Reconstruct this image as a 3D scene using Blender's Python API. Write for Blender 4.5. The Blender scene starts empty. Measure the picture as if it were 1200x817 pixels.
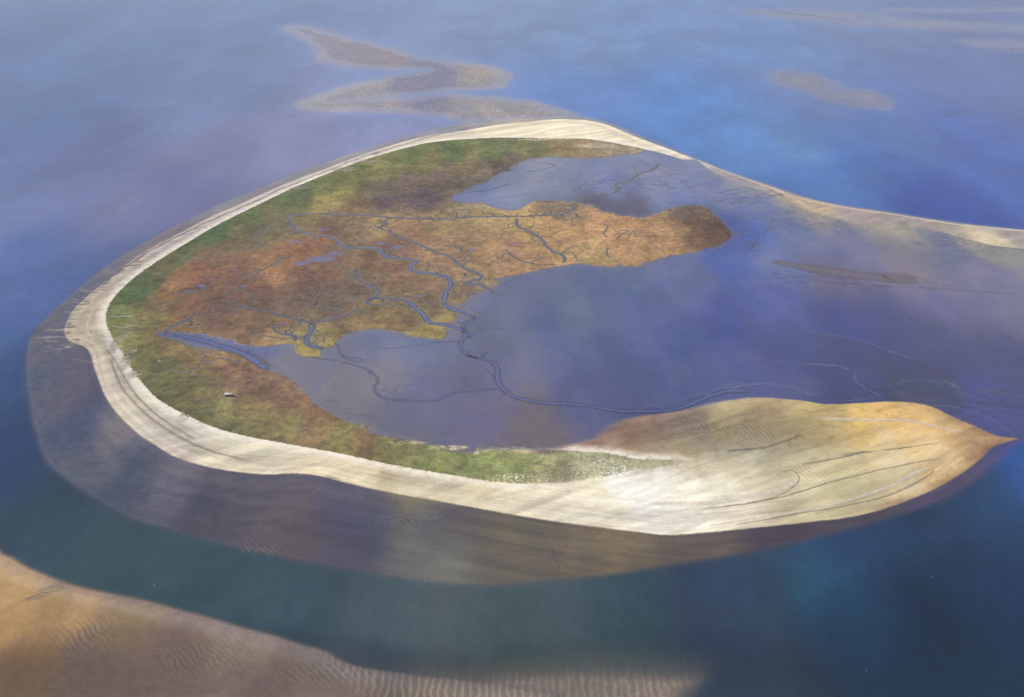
import bpy, math, random
import numpy as np
R = math.radians
rng = random.Random(7)

# ------------------------------------------------------------------ camera
HC, PITCH, F = 1100.0, R(30), 1200 * 35 / 36
sc = bpy.context.scene
col = sc.collection
cam_d = bpy.data.cameras.new('camera'); cam = bpy.data.objects.new('camera', cam_d); col.objects.link(cam)
cam.location = (0, 0, HC); cam.rotation_euler = (R(90) - PITCH, 0, 0)
cam_d.lens = 35; cam_d.sensor_width = 36; cam_d.clip_start = 1; cam_d.clip_end = 90000
sc.camera = cam

# ------------------------------------------------------------------ sun, sky, exposure
SUN_EL, SUN_AZ = R(40), R(-72)          # azimuth measured from +y towards +x
S = (math.sin(SUN_AZ) * math.cos(SUN_EL), math.cos(SUN_AZ) * math.cos(SUN_EL), math.sin(SUN_EL))
sd = bpy.data.lights.new('sun', 'SUN'); sd.energy = 4.6; sd.angle = R(0.6); sd.color = (1, .94, .84)
so = bpy.data.objects.new('sun', sd); col.objects.link(so)
from mathutils import Vector
so.rotation_euler = Vector(S).to_track_quat('Z', 'Y').to_euler()
so.location = (0, 0, 3000)

sc.view_settings.view_transform = 'Standard'; sc.view_settings.look = 'None'
sc.view_settings.exposure = 0.45; sc.view_settings.gamma = 1

class NT:
    """short hand for building node trees"""
    def __init__(s, tree): s.t = tree; s.n = tree.nodes; s.n.clear()
    def node(s, typ, **kw):
        n = s.n.new(typ)
        for k, v in kw.items(): setattr(n, k, v)
        return n
    def link(s, a, b): s.t.links.new(a, b)
    def put(s, v, sock):
        if v is None: return
        if isinstance(v, bpy.types.NodeSocket): s.link(v, sock)
        elif isinstance(v, (int, float)) and sock.type == 'RGBA': sock.default_value = (v, v, v, 1)
        elif isinstance(v, tuple) and sock.type == 'RGBA' and len(v) == 3: sock.default_value = (*v, 1)
        else: sock.default_value = v
    def math(s, op, a, b=None, c=None, clamp=False):
        n = s.node('ShaderNodeMath', operation=op, use_clamp=clamp)
        s.put(a, n.inputs[0]); s.put(b, n.inputs[1]); s.put(c, n.inputs[2]); return n.outputs[0]
    def vmath(s, op, a, b=None, scale=None):
        n = s.node('ShaderNodeVectorMath', operation=op)
        s.put(a, n.inputs[0]); s.put(b, n.inputs[1])
        if scale is not None: s.put(scale, n.inputs['Scale'])
        return n.outputs[0]
    def step(s, v, a, b, lo=0.0, hi=1.0):
        n = s.node('ShaderNodeMapRange', interpolation_type='SMOOTHSTEP')
        s.put(v, n.inputs[0]); s.put(a, n.inputs[1]); s.put(b, n.inputs[2]); s.put(lo, n.inputs[3]); s.put(hi, n.inputs[4])
        return n.outputs[0]
    def mix(s, f, a, b, mode='MIX'):
        n = s.node('ShaderNodeMix', data_type='RGBA', blend_type=mode)
        s.put(f, n.inputs[0]); s.put(a, n.inputs[6]); s.put(b, n.inputs[7]); return n.outputs[2]
    def noise(s, vec, scale, detail=3, rough=.55, dist=0):
        n = s.node('ShaderNodeTexNoise'); s.put(vec, n.inputs['Vector'])
        n.inputs['Scale'].default_value = scale; n.inputs['Detail'].default_value = detail
        n.inputs['Roughness'].default_value = rough; n.inputs['Distortion'].default_value = dist
        return n.outputs['Fac']
    def attr(s, name, out='Fac'):
        return s.node('ShaderNodeAttribute', attribute_name=name).outputs[out]
    def xyz(s, x, y, z=0.0):
        n = s.node('ShaderNodeCombineXYZ'); s.put(x, n.inputs[0]); s.put(y, n.inputs[1]); s.put(z, n.inputs[2]); return n.outputs[0]
    def sep(s, v):
        n = s.node('ShaderNodeSeparateXYZ'); s.link(v, n.inputs[0]); return n.outputs

w = bpy.data.worlds.new('World'); sc.world = w; w.use_nodes = True
t = NT(w.node_tree)
sky = t.node('ShaderNodeTexSky', sky_type='NISHITA', sun_disc=False, sun_elevation=SUN_EL, sun_rotation=SUN_AZ % (2 * math.pi), altitude=500, dust_density=1.0)
dirv = t.node('ShaderNodeTexCoord').outputs['Generated']
dx, dy, dz = t.sep(dirv)
zc = t.math('ADD', t.math('MAXIMUM', dz, 0.0), .07)
cl_uv = t.xyz(t.math('DIVIDE', dx, zc), t.math('DIVIDE', dy, zc), 0.0)
cn = t.noise(t.vmath('ADD', cl_uv, (3.3, 1.7, 0)), 1.15, 5, .52, .3)
cover = t.step(cn, .40, .66)
cloudc = t.mix(t.noise(cl_uv, .8, 3), (5.2, 4.7, 5.5), (3.2, 2.9, 3.6))
skyc = t.mix(1.0, sky.outputs[0], (0.78, 0.86, 1.08), 'MULTIPLY')
bg = t.node('ShaderNodeBackground'); t.link(t.mix(t.math('MULTIPLY', cover, .8), skyc, cloudc), bg.inputs[0]); bg.inputs[1].default_value = 0.11
out = t.node('ShaderNodeOutputWorld'); t.link(bg.outputs[0], out.inputs[0])

# ------------------------------------------------------------------ pixel of the photograph -> point on flat ground
CP, SP = math.cos(PITCH), math.sin(PITCH)
def ground(px, py, z=0.0):
    px = np.asarray(px, float); py = np.asarray(py, float)
    u = (px - 600) / F; v = (408.5 - py) / F
    dyy = CP + v * SP; dzz = -SP + v * CP
    k = (HC - z) / -dzz
    return np.stack([u * k, dyy * k], -1)
def P(s): return np.array([[float(c) for c in q.split(',')] for q in s.split()])
def smooth(p, closed=True, n=3):
    m = len(p); o = []
    for i in range(m if closed else m - 1):
        a, b, c, d = (p[(i - 1) % m], p[i], p[(i + 1) % m], p[(i + 2) % m]) if closed else (p[max(i - 1, 0)], p[i], p[i + 1], p[min(i + 2, m - 1)])
        for j in range(n):
            f = j / n
            o.append(.5 * (2 * b + (c - a) * f + (2 * a - 5 * b + 4 * c - d) * f * f + (3 * b - a - 3 * c + d) * f ** 3))
    if not closed: o.append(p[-1])
    return np.array(o)
def region(s, n=3): p = smooth(P(s), True, n); return ground(p[:, 0], p[:, 1])

# ------------------------------------------------------------------ outlines, traced once and laid on the ground as real shapes
OUTER = P('1193,514 1180,518 1163,524 1150,537 1130,553 1100,571 1065,586 1030,598 990,607 940,613 890,618 840,623 790,627 750,624 700,618 650,611 600,603 550,594 500,585 450,576 410,567 375,558 345,555 310,556 270,552 235,545 205,535 180,520 162,508 145,492 132,477 122,460 116,445 110,428 105,412 97,405 84,401 76,390 80,375 88,362 100,350 115,337 135,322 158,303 187,286 217,270 252,252 287,237 322,221 357,207 392,194 427,181 467,168 508,158 545,153 580,147 615,143 650,140 685,141 710,146 735,156 760,166 790,177 815,187')
SAND_IN = P('800,187 780,181 760,176 735,172 705,174 640,176 560,176 480,184 400,208 300,252 205,304 145,347 134,375 145,405 160,435 182,462 245,495 350,519 440,536 500,545 540,541 560,529 600,527 640,528 672,521 700,513 715,500 740,490 775,485 810,479 850,470 888,466 920,468 943,470 967,474 1002,473 1037,471 1066,472 1092,477 1112,487 1141,499 1156,506 1171,512')
SAND = np.vstack([ground(*smooth(OUTER, False).T), ground(*smooth(SAND_IN, False).T)])
MARSH = region('800,543 745,552 705,560 655,566 600,567 560,563 520,556 480,549 440,541 400,532 350,523 300,514 270,507 245,499 225,490 205,480 185,468 172,455 160,440 150,425 142,410 134,400 128,388 124,375 126,362 133,350 145,337 160,324 180,310 205,294 235,276 265,259 300,242 335,225 370,210 400,198 440,184 480,173 510,167 560,163 600,162 640,163 680,163 705,166 735,171 758,176 735,181 685,186 660,184 620,186 600,196 570,211 548,222 530,230 537,238 563,238 577,243 595,247 612,245 625,236 660,236 690,240 700,247 722,252 755,256 772,250 785,245 810,241 830,244 835,252 850,265 857,275 850,283 835,290 810,295 785,301 752,309 730,312 705,312 687,309 670,310 645,314 620,319 597,324 580,327 577,335 565,341 552,346 545,353 533,357 528,364 533,368 535,374 522,380 526,388 521,396 508,398 495,395 473,392 453,387 435,386 418,388 403,394 393,401 390,407 375,411 376,419 358,418 347,414 345,404 332,403 313,406 293,405 273,400 250,394 230,391 205,389 190,388 184,393 205,399 230,407 257,411 277,415 293,420 307,423 313,428 311,433 323,437 337,443 349,453 366,472 396,490 425,503 462,514 517,524 567,531 617,530 667,530 710,532 745,539', 2)
# everything the tide leaves bare: the crescent, its lagoon flats, the eastern spit
LANDP = P('1197,514 1170,535 1140,560 1100,583 1050,600 1000,615 950,628 900,639 850,648 800,656 750,664 700,671 650,675 610,680 560,682 510,679 460,672 410,664 360,655 310,645 260,634 210,620 160,605 120,585 85,562 60,540 47,510 38,470 34,430 37,402 48,382 70,360 95,338 128,312 157,293 197,271 247,246 297,225 347,204 397,186 457,166 518,150 570,143 620,138 660,137 690,139 715,145 740,155 765,165 792,176 818,187 842,197 872,208 905,219 940,231 990,242 1040,249 1090,257 1140,264 1200,270 1300,280 1500,300 1700,330 1800,380 1700,450 1500,470 1300,490')
LAND = ground(*smooth(LANDP).T)
BANK = region('-60,645 0,651 30,667 70,683 100,692 130,698 170,706 200,714 240,725 280,737 320,747 350,757 380,765 400,777 430,786 480,792 530,798 575,804 620,811 650,820 640,860 500,900 0,1000 -300,900')
SHOALS = [region('337,32 355,30 372,34 395,42 430,50 465,60 500,68 540,75 575,79 588,83 589,94 586,100 560,103 520,105 480,110 440,114 400,119 378,125 358,124 360,119 375,112 405,103 440,95 470,88 500,82 480,81 440,80 400,76 381,71 374,61 366,52 352,44'),
          region('357,123 390,118 440,116 480,116 520,113 560,114 600,117 640,124 668,133 668,137 620,139 570,141 535,140 520,136 470,131 420,130 375,128'),
          region('905,86 925,83 950,86 972,94 974,104 960,109 935,104 912,98'),
          region('958,108 985,105 1015,106 1035,113 1046,123 1030,127 1000,124 970,118'),
          region('870,14 960,11 1080,22 1200,28 1300,32 1300,42 1180,38 1080,35 960,26'), region('1120,48 1180,46 1300,52 1300,62 1180,60'),
          region('1040,10 1120,10 1250,8 1250,13 1130,15 1040,14')]
SHALLOW = [region('300,120 420,150 640,142 560,143 400,190 250,250 130,310 60,345 10,350 -80,330 -120,250 0,190 150,170', 2)]
RSHAL = region('480,792 540,792 620,788 700,786 780,790 826,797 800,812 770,840 500,860')
RIPPLED = region('380,762 450,778 540,782 620,772 700,765 790,768 830,772 815,795 790,822 700,850 500,850')

# ------------------------------------------------------------------ terrain grid
def steps(a, b, f):
    o = [a]
    while o[-1] < b: o.append(o[-1] + f(o[-1]))
    return o
near = steps(720, 6600, lambda y: min(26, max(3.4, 1.55 * (y * y + HC * HC) / (HC * F))))
ys = np.array(sorted(set([720 - (1.45 ** k) * 30 for k in range(1, 18)])) + near + [near[-1] + 40 * (1.5 ** k) for k in range(1, 16)])
xp = steps(0, 33000, lambda x: 6.0 if x < 1550 else (14 if x < 3300 else (x - 3300) * .45 + 40))
xs = np.array([-x for x in xp[:0:-1]] + xp)
NX, NY = len(xs), len(ys)
X, Y = np.meshgrid(xs, ys); X = X.ravel(); Y = Y.ravel(); N = X.size

def sdf(poly, x=None, y=None, closed=True, want=False):
    """signed distance in metres, positive inside; with want, also the run along the line"""
    x = X if x is None else x; y = Y if y is None else y
    x = x.astype(np.float32); y = y.astype(np.float32)
    best = np.full(x.shape, 1e18, np.float32); ins = np.zeros(x.shape, bool); run = np.zeros(x.shape, np.float32)
    m = len(poly); acc = 0.0
    for i in range(m if closed else m - 1):
        ax, ay = poly[i]; bx, by = poly[(i + 1) % m]
        ex, ey = bx - ax, by - ay; L2 = ex * ex + ey * ey
        if L2 < 1e-9: continue
        q = np.clip(((x - ax) * ex + (y - ay) * ey) / L2, 0, 1)
        d = (x - ax - q * ex) ** 2 + (y - ay - q * ey) ** 2
        if want:
            k = d < best; L = math.sqrt(L2); run[k] = acc + q[k] * L; acc += L
        np.minimum(best, d, out=best)
        if closed: ins ^= ((y < ay) != (y < by)) & (x < ex * (y - ay) / (ey if ey else 1e-9) + ax)
    d = np.sqrt(best)
    if closed: d = np.where(ins, d, -d)
    return (d, run) if want else d

def hsh(i, j, s):
    n = np.sin(i * 127.1 + j * 311.7 + s * 74.7) * 43758.5453
    return n - np.floor(n)
def vnoise(x, y, s=0):
    i = np.floor(x); j = np.floor(y); f = x - i; g = y - j
    f = f * f * (3 - 2 * f); g = g * g * (3 - 2 * g)
    return (hsh(i, j, s) * (1 - f) + hsh(i + 1, j, s) * f) * (1 - g) + (hsh(i, j + 1, s) * (1 - f) + hsh(i + 1, j + 1, s) * f) * g
def fbm(x, y, s=0, o=4):
    a = 0; k = .5; t_ = 0
    for q in range(o): a = a + k * vnoise(x * 2 ** q, y * 2 ** q, s + q); t_ += k; k *= .5
    return a / t_

SAND2 = region('818,188 842,197 872,208 905,219 940,231 990,242 1040,249 1090,257 1140,264 1215,272 1300,283 1300,305 1215,293 1170,289 1140,282 1110,274 1080,268 1040,264 1000,260 950,248 925,237 900,226 870,215 840,204', 2)
s_marsh = sdf(MARSH); s_sand = np.maximum(sdf(SAND), sdf(SAND2)); s_land = sdf(LAND); s_bank = sdf(BANK)
s_shoal = np.max([sdf(p) for p in SHOALS], 0) + 22 + 60 * (fbm(X / 70, Y / 150, 41) - .5) - 12; s_shal = sdf(SHALLOW[0]); s_rip = sdf(RIPPLED); s_rsh = sdf(RSHAL)
outl = ground(*smooth(OUTER, False).T)
d_out, s_run = sdf(outl, closed=False, want=True)
dry = np.maximum.reduce([s_land, s_bank, s_shoal])

def height(sl, sb, ssh, ssal, srp, srs, smr, ssd, x, y):
    # flats rise gently from the tide line; the beach and dune ridge stand above them, the marsh between
    zf = np.where(sl > 0, np.minimum(sl * .008, .28), np.maximum(sl * .006 - .0045 * sl * sl, -5))
    zb = np.where(sb > 0, np.minimum(sb * .012, .6), np.maximum(sb * .02 - .016 * sb * sb, -5))
    zs = np.where(ssh > 0, np.minimum(ssh * .0028 - .14, .10), np.maximum(ssh * .004 - .14, -5))
    zs = zs - np.where((x > 800) & (y > 3200) & (ssh > -300), .22, 0)
    z = np.maximum.reduce([zf, zb, zs])
    sh = -.55 + .12 * np.clip(ssal, -400, 0) / 10 * .25
    z = np.where(z < 0, np.maximum(z, np.where(ssal > -300, sh, -9)), z)
    rp = -1.25 + 1.12 * np.clip((srs + 45) / 62, 0, 1) ** 1.3 + .05 * np.sin((x + 6 * fbm(x / 30, y / 30, 5, 2) * 4) / 2.7) + .012 * np.minimum(srp, 0) - .0009 * np.minimum(srp, 0) ** 2
    z = np.where((z < -.1) & (srp > -60), np.maximum(z, rp), z)
    z = z + 1.5 * np.clip(ssd / 45, 0, 1) ** 1.0
    z = np.where(smr > 0, np.maximum(z, .28) + .55 * np.clip(smr / 30, 0, 1), z)
    return z
Z = height(s_land, s_bank, s_shoal, s_shal, s_rip, s_rsh, s_marsh, s_sand, X, Y)
Z = Z + np.where(s_sand > 0, np.clip(s_sand / 40, 0, 1) * 1.2 * fbm(X / 60, Y / 60, 11, 3), 0)

# ------------------------------------------------------------------ ground colours: what grows or lies where; mud and sea include sky reflection
def lin(c):
    c = np.asarray(c, float) / 255
    return np.where(c <= .04045, c / 12.92, ((c + .055) / 1.055) ** 2.4)
HAZE_SIG = 1.8e-5
# puffs of fair-weather cloud above the aircraft; their shade falls softly on the ground at the given place
#           place in the photograph, half axes in metres (x, y, z), optical depth
CLOUDS = [(1215, 800, 330, 260, 120, 1.1), (1120, 770, 200, 150, 80, .5), (1190, 700, 200, 150, 80, .5), (845, 770, 120, 60, 50, .35),
          (230, 790, 330, 105, 70, .75), (420, 800, 200, 70, 60, .5), (60, 800, 160, 70, 50, .5), (640, 790, 170, 60, 50, .3),
          (480, 222, 230, 190, 90, .7), (560, 205, 160, 170, 80, .5), (835, 268, 100, 190, 70, .8), (880, 510, 170, 110, 60, .5), (800, 505, 150, 90, 60, .4),
          (300, 348, 200, 190, 80, .35), (170, 400, 110, 90, 60, .3), (520, 610, 300, 70, 60, .3)]
CZ = 1900.0
def cloud_list():
    o = []
    for px, py, a, b, c, tau in CLOUDS:
        g = ground(px, py); k = CZ / S[2]
        ctr = np.array([g[0] + S[0] * k, g[1] + S[1] * k, CZ])
        chord = 2 / math.sqrt((S[0] / a) ** 2 + (S[1] / b) ** 2 + (S[2] / c) ** 2)
        o.append((ctr, (a, b, c), tau / chord))
    return o
def sunlight(g):
    """share of the sun that reaches ground points, through the puffs"""
    tau = np.zeros(len(g))
    for ctr, (a, b, c), den in cloud_list():
        ax = np.array([a, b, c]); o = (np.column_stack([g, np.zeros(len(g))]) - ctr) / ax; d = np.array(S) / ax
        A = (d * d).sum(); B = (o * d).sum(1); C = (o * o).sum(1) - 1
        tau += np.where(B * B > A * C, 2 * np.sqrt(np.maximum(B * B - A * C, 0)) / A, 0) * den
    return np.exp(-tau)
SUNPART = .72
AIR_LAND = ((.021, .024, .029), (.016, .019, .026))     # air light and sheen: near value, growth with distance squared
AIR_MUD = ((.037, .042, .061), (.051, .060, .086))
AIR_SEA = ((.016, .018, .027), (.048, .058, .082))
def anchors(s, light, air=AIR_LAND, flat=0.0, lo=.02, hi=.66, sat=1.0, tint=(1, 1, 1)):
    a = np.array([[float(c) for c in q.split(',')] for q in s.replace(';', ' ').split()])
    g = ground(a[:, 0], a[:, 1])
    dist = np.sqrt(g[:, 0] ** 2 + g[:, 1] ** 2 + HC ** 2)[:, None]
    T = np.exp(-HAZE_SIG * dist)
    c = lin(a[:, 2:5])
    sh = (SUNPART * sunlight(g) + 1 - SUNPART)[:, None]
    alb = (c - np.array(air[0]) - np.array(air[1]) * (dist / 3000) ** 2) / (T * light * sh)
    alb = np.clip(alb, lo, hi)
    if callable(sat): sat = sat(a)
    alb = np.maximum(alb.mean(1, keepdims=True) + (alb - alb.mean(1, keepdims=True)) * sat, lo) * (tint(a) if callable(tint) else np.array(tint))
    if flat: alb = alb * (1 - flat) + np.exp(np.log(alb).mean(0)) * flat
    return g, alb
wx = X + (fbm(X / 90, Y / 160, 21) - .5) * 90
wy = Y + (fbm(X / 90, Y / 160, 31) - .5) * 160
def spread(ga, sel, r0=24.0, p=2.2):
    g, c = ga
    o = np.zeros((N, 3), np.float32); o[:] = c.mean(0)
    idx = np.nonzero(sel)[0]
    for k in range(0, len(idx), 40000):
        q = idx[k:k + 40000]
        d2 = (wx[q, None] - g[None, :, 0]) ** 2 + ((wy[q, None] - g[None, :, 1]) * .45) ** 2
        wt = (d2 + r0 * r0) ** -p
        wt /= wt.sum(1, keepdims=True)
        o[q] = wt @ c
    return o
A_MARSH = '''150,345,95,115,75 140,375,125,130,70 150,400,150,145,80 175,330,85,110,78 210,300,95,110,80 250,275,90,115,80 300,250,110,120,80 340,235,110,120,85 380,215,120,125,85 430,200,125,125,80 480,185,115,125,85 530,178,110,125,85 580,175,120,130,90 620,170,130,130,90 660,172,150,130,95 700,172,165,140,105 730,176,165,145,120
380,237,165,145,80 400,222,150,140,80 350,250,120,120,85 450,205,135,130,80 500,195,140,130,85 550,190,140,125,90 450,220,130,115,95 480,215,125,105,100 520,205,130,110,95 450,240,115,95,100 500,235,115,98,105 560,200,135,115,100 600,190,125,105,100
350,270,150,125,90 330,265,130,115,85 300,275,120,110,85 380,270,125,95,85 420,265,140,115,85 445,262,175,145,95 420,250,150,120,90 480,262,165,130,90 520,255,160,130,90 560,243,165,145,115 600,262,185,150,90 570,258,180,150,95 540,272,155,125,95 590,280,180,135,95 620,265,195,155,90 650,270,195,145,90 700,275,200,145,95 740,270,190,138,92 700,300,185,150,95 760,290,180,135,90 790,270,165,125,85 820,265,130,100,80 840,275,115,90,80 820,285,130,100,80 800,250,120,105,95 660,250,150,125,105
600,305,175,130,95 560,320,165,130,95 500,290,165,125,95 520,310,165,125,95 470,300,150,110,90 440,300,130,100,85 460,315,145,110,85 420,285,150,120,95 400,310,140,105,85 370,285,155,105,80 340,300,160,115,80 320,320,175,120,80 350,325,140,105,85 380,330,125,95,85 430,345,130,105,90 480,340,145,115,90 560,345,150,125,100 500,360,125,105,85 450,375,140,115,80 510,390,170,145,80 430,380,150,120,85 400,365,125,100,90 350,350,125,100,90 300,340,135,100,85 270,320,140,100,80 240,310,155,105,80 210,330,165,115,75 200,345,155,110,75 230,350,135,95,80 260,365,120,92,85 300,380,125,100,85 320,400,165,130,85 280,395,150,115,85 220,380,140,100,75 200,370,150,110,75 190,360,130,105,70 190,310,120,110,75 220,295,120,115,75 260,295,130,105,85 280,285,125,110,85
170,370,130,110,65 165,390,130,120,75 355,413,170,150,75 370,395,150,130,80 165,420,125,120,75 190,440,110,110,75 210,460,115,110,75 230,420,140,115,75 220,400,150,125,80 260,420,165,125,85 270,440,140,100,90 240,450,130,115,80 270,465,150,135,85 300,450,135,100,90 320,460,140,105,90 300,480,150,130,80 340,480,150,110,85 330,500,140,130,80 250,480,110,110,75 280,500,115,115,75 350,465,155,115,90 370,490,155,115,85 390,505,150,120,80 400,520,135,130,75 430,515,140,110,80 450,530,130,125,75 480,530,145,135,90 500,545,135,140,80 550,550,140,145,85 600,550,145,150,90 650,545,160,155,105 700,545,175,170,130'''
A_SAND = '''880,214,158,150,160 905,222,172,160,155 945,240,185,168,148 1000,251,168,156,155 1060,258,162,153,155 1120,268,168,158,152 1160,284,205,192,168 1190,276,165,156,156 1240,285,190,178,165 110,370,182,172,155 100,390,190,180,160 140,440,196,187,172 140,480,205,197,180 200,510,200,191,180 300,540,222,213,190 400,555,228,214,185 500,575,218,208,182 600,590,228,218,192 700,595,238,230,208 740,575,246,242,232 800,585,244,238,222 760,570,246,242,232 850,572,238,230,212 850,580,228,220,198 870,560,215,205,180 900,560,198,188,160 850,545,180,170,145 800,525,160,148,120 750,525,155,138,110 850,500,160,146,115 900,480,168,150,122 950,500,165,150,115 980,485,180,160,118 1000,490,218,186,122 1040,500,218,182,122 1080,500,218,182,130 1120,510,200,170,125 480,519,190,175,135 560,527,205,190,150 620,529,200,185,150 1000,510,200,175,125 1000,535,198,184,150 1050,550,218,202,165 1000,570,200,190,155 950,550,205,192,160 950,590,218,208,172 1100,540,218,192,150 1140,520,195,165,130 1185,512,190,160,125 700,505,142,115,108 650,518,125,102,105 740,500,142,118,105 780,490,140,120,110 820,485,140,125,115 680,150,242,232,208 600,155,235,225,200 500,168,215,205,190 400,200,205,195,185 300,240,195,185,180 200,290,185,175,170 140,330,178,168,158 780,180,235,225,210 740,165,235,225,200 700,560,235,225,195 640,570,235,225,200'''
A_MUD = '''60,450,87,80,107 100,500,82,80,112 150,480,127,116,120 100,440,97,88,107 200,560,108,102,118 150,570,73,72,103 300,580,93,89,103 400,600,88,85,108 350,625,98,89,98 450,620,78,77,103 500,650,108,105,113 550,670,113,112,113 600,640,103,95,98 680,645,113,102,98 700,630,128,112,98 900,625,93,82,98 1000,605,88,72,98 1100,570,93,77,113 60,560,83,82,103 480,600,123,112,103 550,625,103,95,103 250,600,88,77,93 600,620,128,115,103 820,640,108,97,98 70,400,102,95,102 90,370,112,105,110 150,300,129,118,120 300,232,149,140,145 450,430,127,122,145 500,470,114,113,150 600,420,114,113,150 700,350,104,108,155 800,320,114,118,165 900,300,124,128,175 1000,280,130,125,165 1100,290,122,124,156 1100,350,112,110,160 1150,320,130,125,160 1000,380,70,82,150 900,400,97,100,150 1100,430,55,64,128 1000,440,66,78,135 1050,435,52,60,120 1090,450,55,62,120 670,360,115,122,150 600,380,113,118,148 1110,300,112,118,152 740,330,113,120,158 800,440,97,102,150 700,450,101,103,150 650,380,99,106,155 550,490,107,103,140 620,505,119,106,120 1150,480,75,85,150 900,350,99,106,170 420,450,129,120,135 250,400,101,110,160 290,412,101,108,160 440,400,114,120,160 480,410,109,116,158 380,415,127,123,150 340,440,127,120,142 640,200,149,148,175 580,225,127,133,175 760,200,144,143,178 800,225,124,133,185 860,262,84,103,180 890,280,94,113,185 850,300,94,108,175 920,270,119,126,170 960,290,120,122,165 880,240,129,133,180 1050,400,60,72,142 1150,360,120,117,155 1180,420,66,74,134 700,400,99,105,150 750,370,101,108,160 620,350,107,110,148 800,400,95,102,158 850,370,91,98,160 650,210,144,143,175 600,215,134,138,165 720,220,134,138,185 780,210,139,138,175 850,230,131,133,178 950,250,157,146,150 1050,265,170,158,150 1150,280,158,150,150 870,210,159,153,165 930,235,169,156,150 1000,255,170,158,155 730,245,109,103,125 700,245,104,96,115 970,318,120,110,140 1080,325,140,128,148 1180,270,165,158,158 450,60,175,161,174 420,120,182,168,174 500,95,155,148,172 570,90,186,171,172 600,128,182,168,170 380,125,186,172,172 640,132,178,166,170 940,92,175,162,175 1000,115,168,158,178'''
A_BANK = '''20,680,190,155,105 60,700,165,135,95 10,720,178,142,95 110,695,178,145,102 150,710,150,128,100 30,760,140,112,84 100,760,122,104,92 200,740,128,108,98 300,770,122,104,96 400,790,128,112,98 150,800,118,100,90 0,800,120,98,78 500,805,122,110,96 300,750,150,132,112'''
A_SEA = '''20,30,112,138,178 150,50,120,140,182 300,20,130,152,192 600,20,140,162,202 800,30,135,160,208 1000,30,136,156,200 1150,30,130,148,192 100,120,108,126,166 250,120,120,138,178 100,180,108,118,160 250,180,125,128,165 350,170,135,138,175 450,120,130,150,195 450,155,135,142,185 700,60,130,155,200 700,110,112,145,205 800,120,105,145,210 900,60,125,155,205 880,160,104,142,202 930,170,108,144,196 950,110,120,140,190 1050,150,105,130,185 1150,100,120,135,185 1150,180,95,118,185 1000,200,90,122,188 1100,240,62,98,170 950,210,92,126,188 50,240,113,123,164 150,240,118,123,159 200,220,115,115,158 30,300,93,111,164 20,350,83,106,154 60,340,83,103,154 10,450,66,87,126 20,520,53,76,109 50,600,58,81,99 150,640,63,89,99 250,680,60,85,95 350,720,60,82,95 300,740,60,78,90 450,720,72,90,100 600,720,75,92,100 550,700,90,100,105 650,700,75,92,100 750,700,58,82,100 850,680,50,72,105 1000,640,42,72,104 1100,620,40,74,102 1190,540,60,90,150 1190,600,42,80,114 900,750,50,72,90 750,770,60,80,85 900,800,45,64,85 1000,700,46,76,98 1190,700,44,70,94 1190,810,42,66,82 1100,780,42,66,82 600,780,60,78,78'''
LIGHT = np.array([1.50, 1.48, 1.57])
infield = (np.abs(X) < 3600) & (Y > 700) & (Y < 7000)
c_marsh = spread(anchors(A_MARSH, LIGHT, sat=.68, tint=(.98, 1.0, .94)), infield & (s_marsh > -40))
c_sand = spread(anchors(A_SAND, LIGHT * .94), infield & (s_sand > -60), 22)
c_mud = spread(anchors(A_MUD, LIGHT * .93, AIR_MUD, .03, sat=lambda a: np.where((a[:, 1] > 540) | (a[:, 0] < 130), .95, .86)[:, None], tint=(.97, 1.08, .93)), infield & (dry > -60) & (s_bank < -50), 40)  # patches of reflected sky blue stay in the mud's base colour
c_bank = spread(anchors(A_BANK, LIGHT * 1.06, sat=.88), infield & ((s_bank > -120) | (s_rip > -60)), 15)
c_sea = spread(anchors(A_SEA, LIGHT * .93, AIR_SEA, .05, lo=.006, sat=lambda a: np.where((a[:, 1:2] > 590) & (a[:, 0:1] < 1000), .58, .90), tint=lambda a: np.where(a[:, 1:2] > 400, np.array([[.90, 1.02, 1.02]]), np.array([[1.04, 1.03, 1.0]]))), infield & (dry < 40), 60)

_k = np.clip((-dry - 2) / 26, 0, 1)[:, None] * (s_bank < -60)[:, None]
c_mud = c_mud * (1 - _k) + np.clip(c_sea * 1.1, .05, 1) * _k

def blob(px, py, rx, ry, rot=0):
    """soft 0..1 oval given at its place in the photograph, laid on the ground"""
    g = ground(px, py); a = ground(px + rx, py); b = ground(px, py - ry)
    wxx = abs(a[0] - g[0]); wyy = abs(b[1] - g[1])
    u, v = wx * .15 + X * .85 - g[0], wy * .15 + Y * .85 - g[1]
    u = u - rot * v
    return np.exp(-((u / wxx) ** 2 + (v / wyy) ** 2) * 1.2)
POOLS = [(378, 303, 24, 6), (355, 308, 14, 4), (395, 297, 16, 3), (236, 336, 12, 4), (250, 329, 6, 2.5), (275, 317, 7, 2.5), (347, 284, 16, 3), (465, 291, 18, 4.5), (448, 286, 12, 4), (380, 269, 12, 3), (605, 286, 9, 3), (555, 293, 10, 3), (222, 342, 14, 3), (186, 391, 8, 4), (240, 326, 10, 2), (655, 286, 6, 2), (490, 348, 9, 3), (330, 381, 6, 4), (285, 335, 8, 4), (535, 366, 6, 7)]
m_pool = np.max([blob(*p) * (1.0 if i < 3 else .84) for i, p in enumerate(POOLS)], 0)
DARKV = [(560, 207, 22, 5), (660, 245, 45, 5), (700, 250, 30, 4), (840, 262, 18, 10), (848, 272, 14, 10)]
m_dark = np.max([blob(*p) for p in DARKV], 0)
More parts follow.
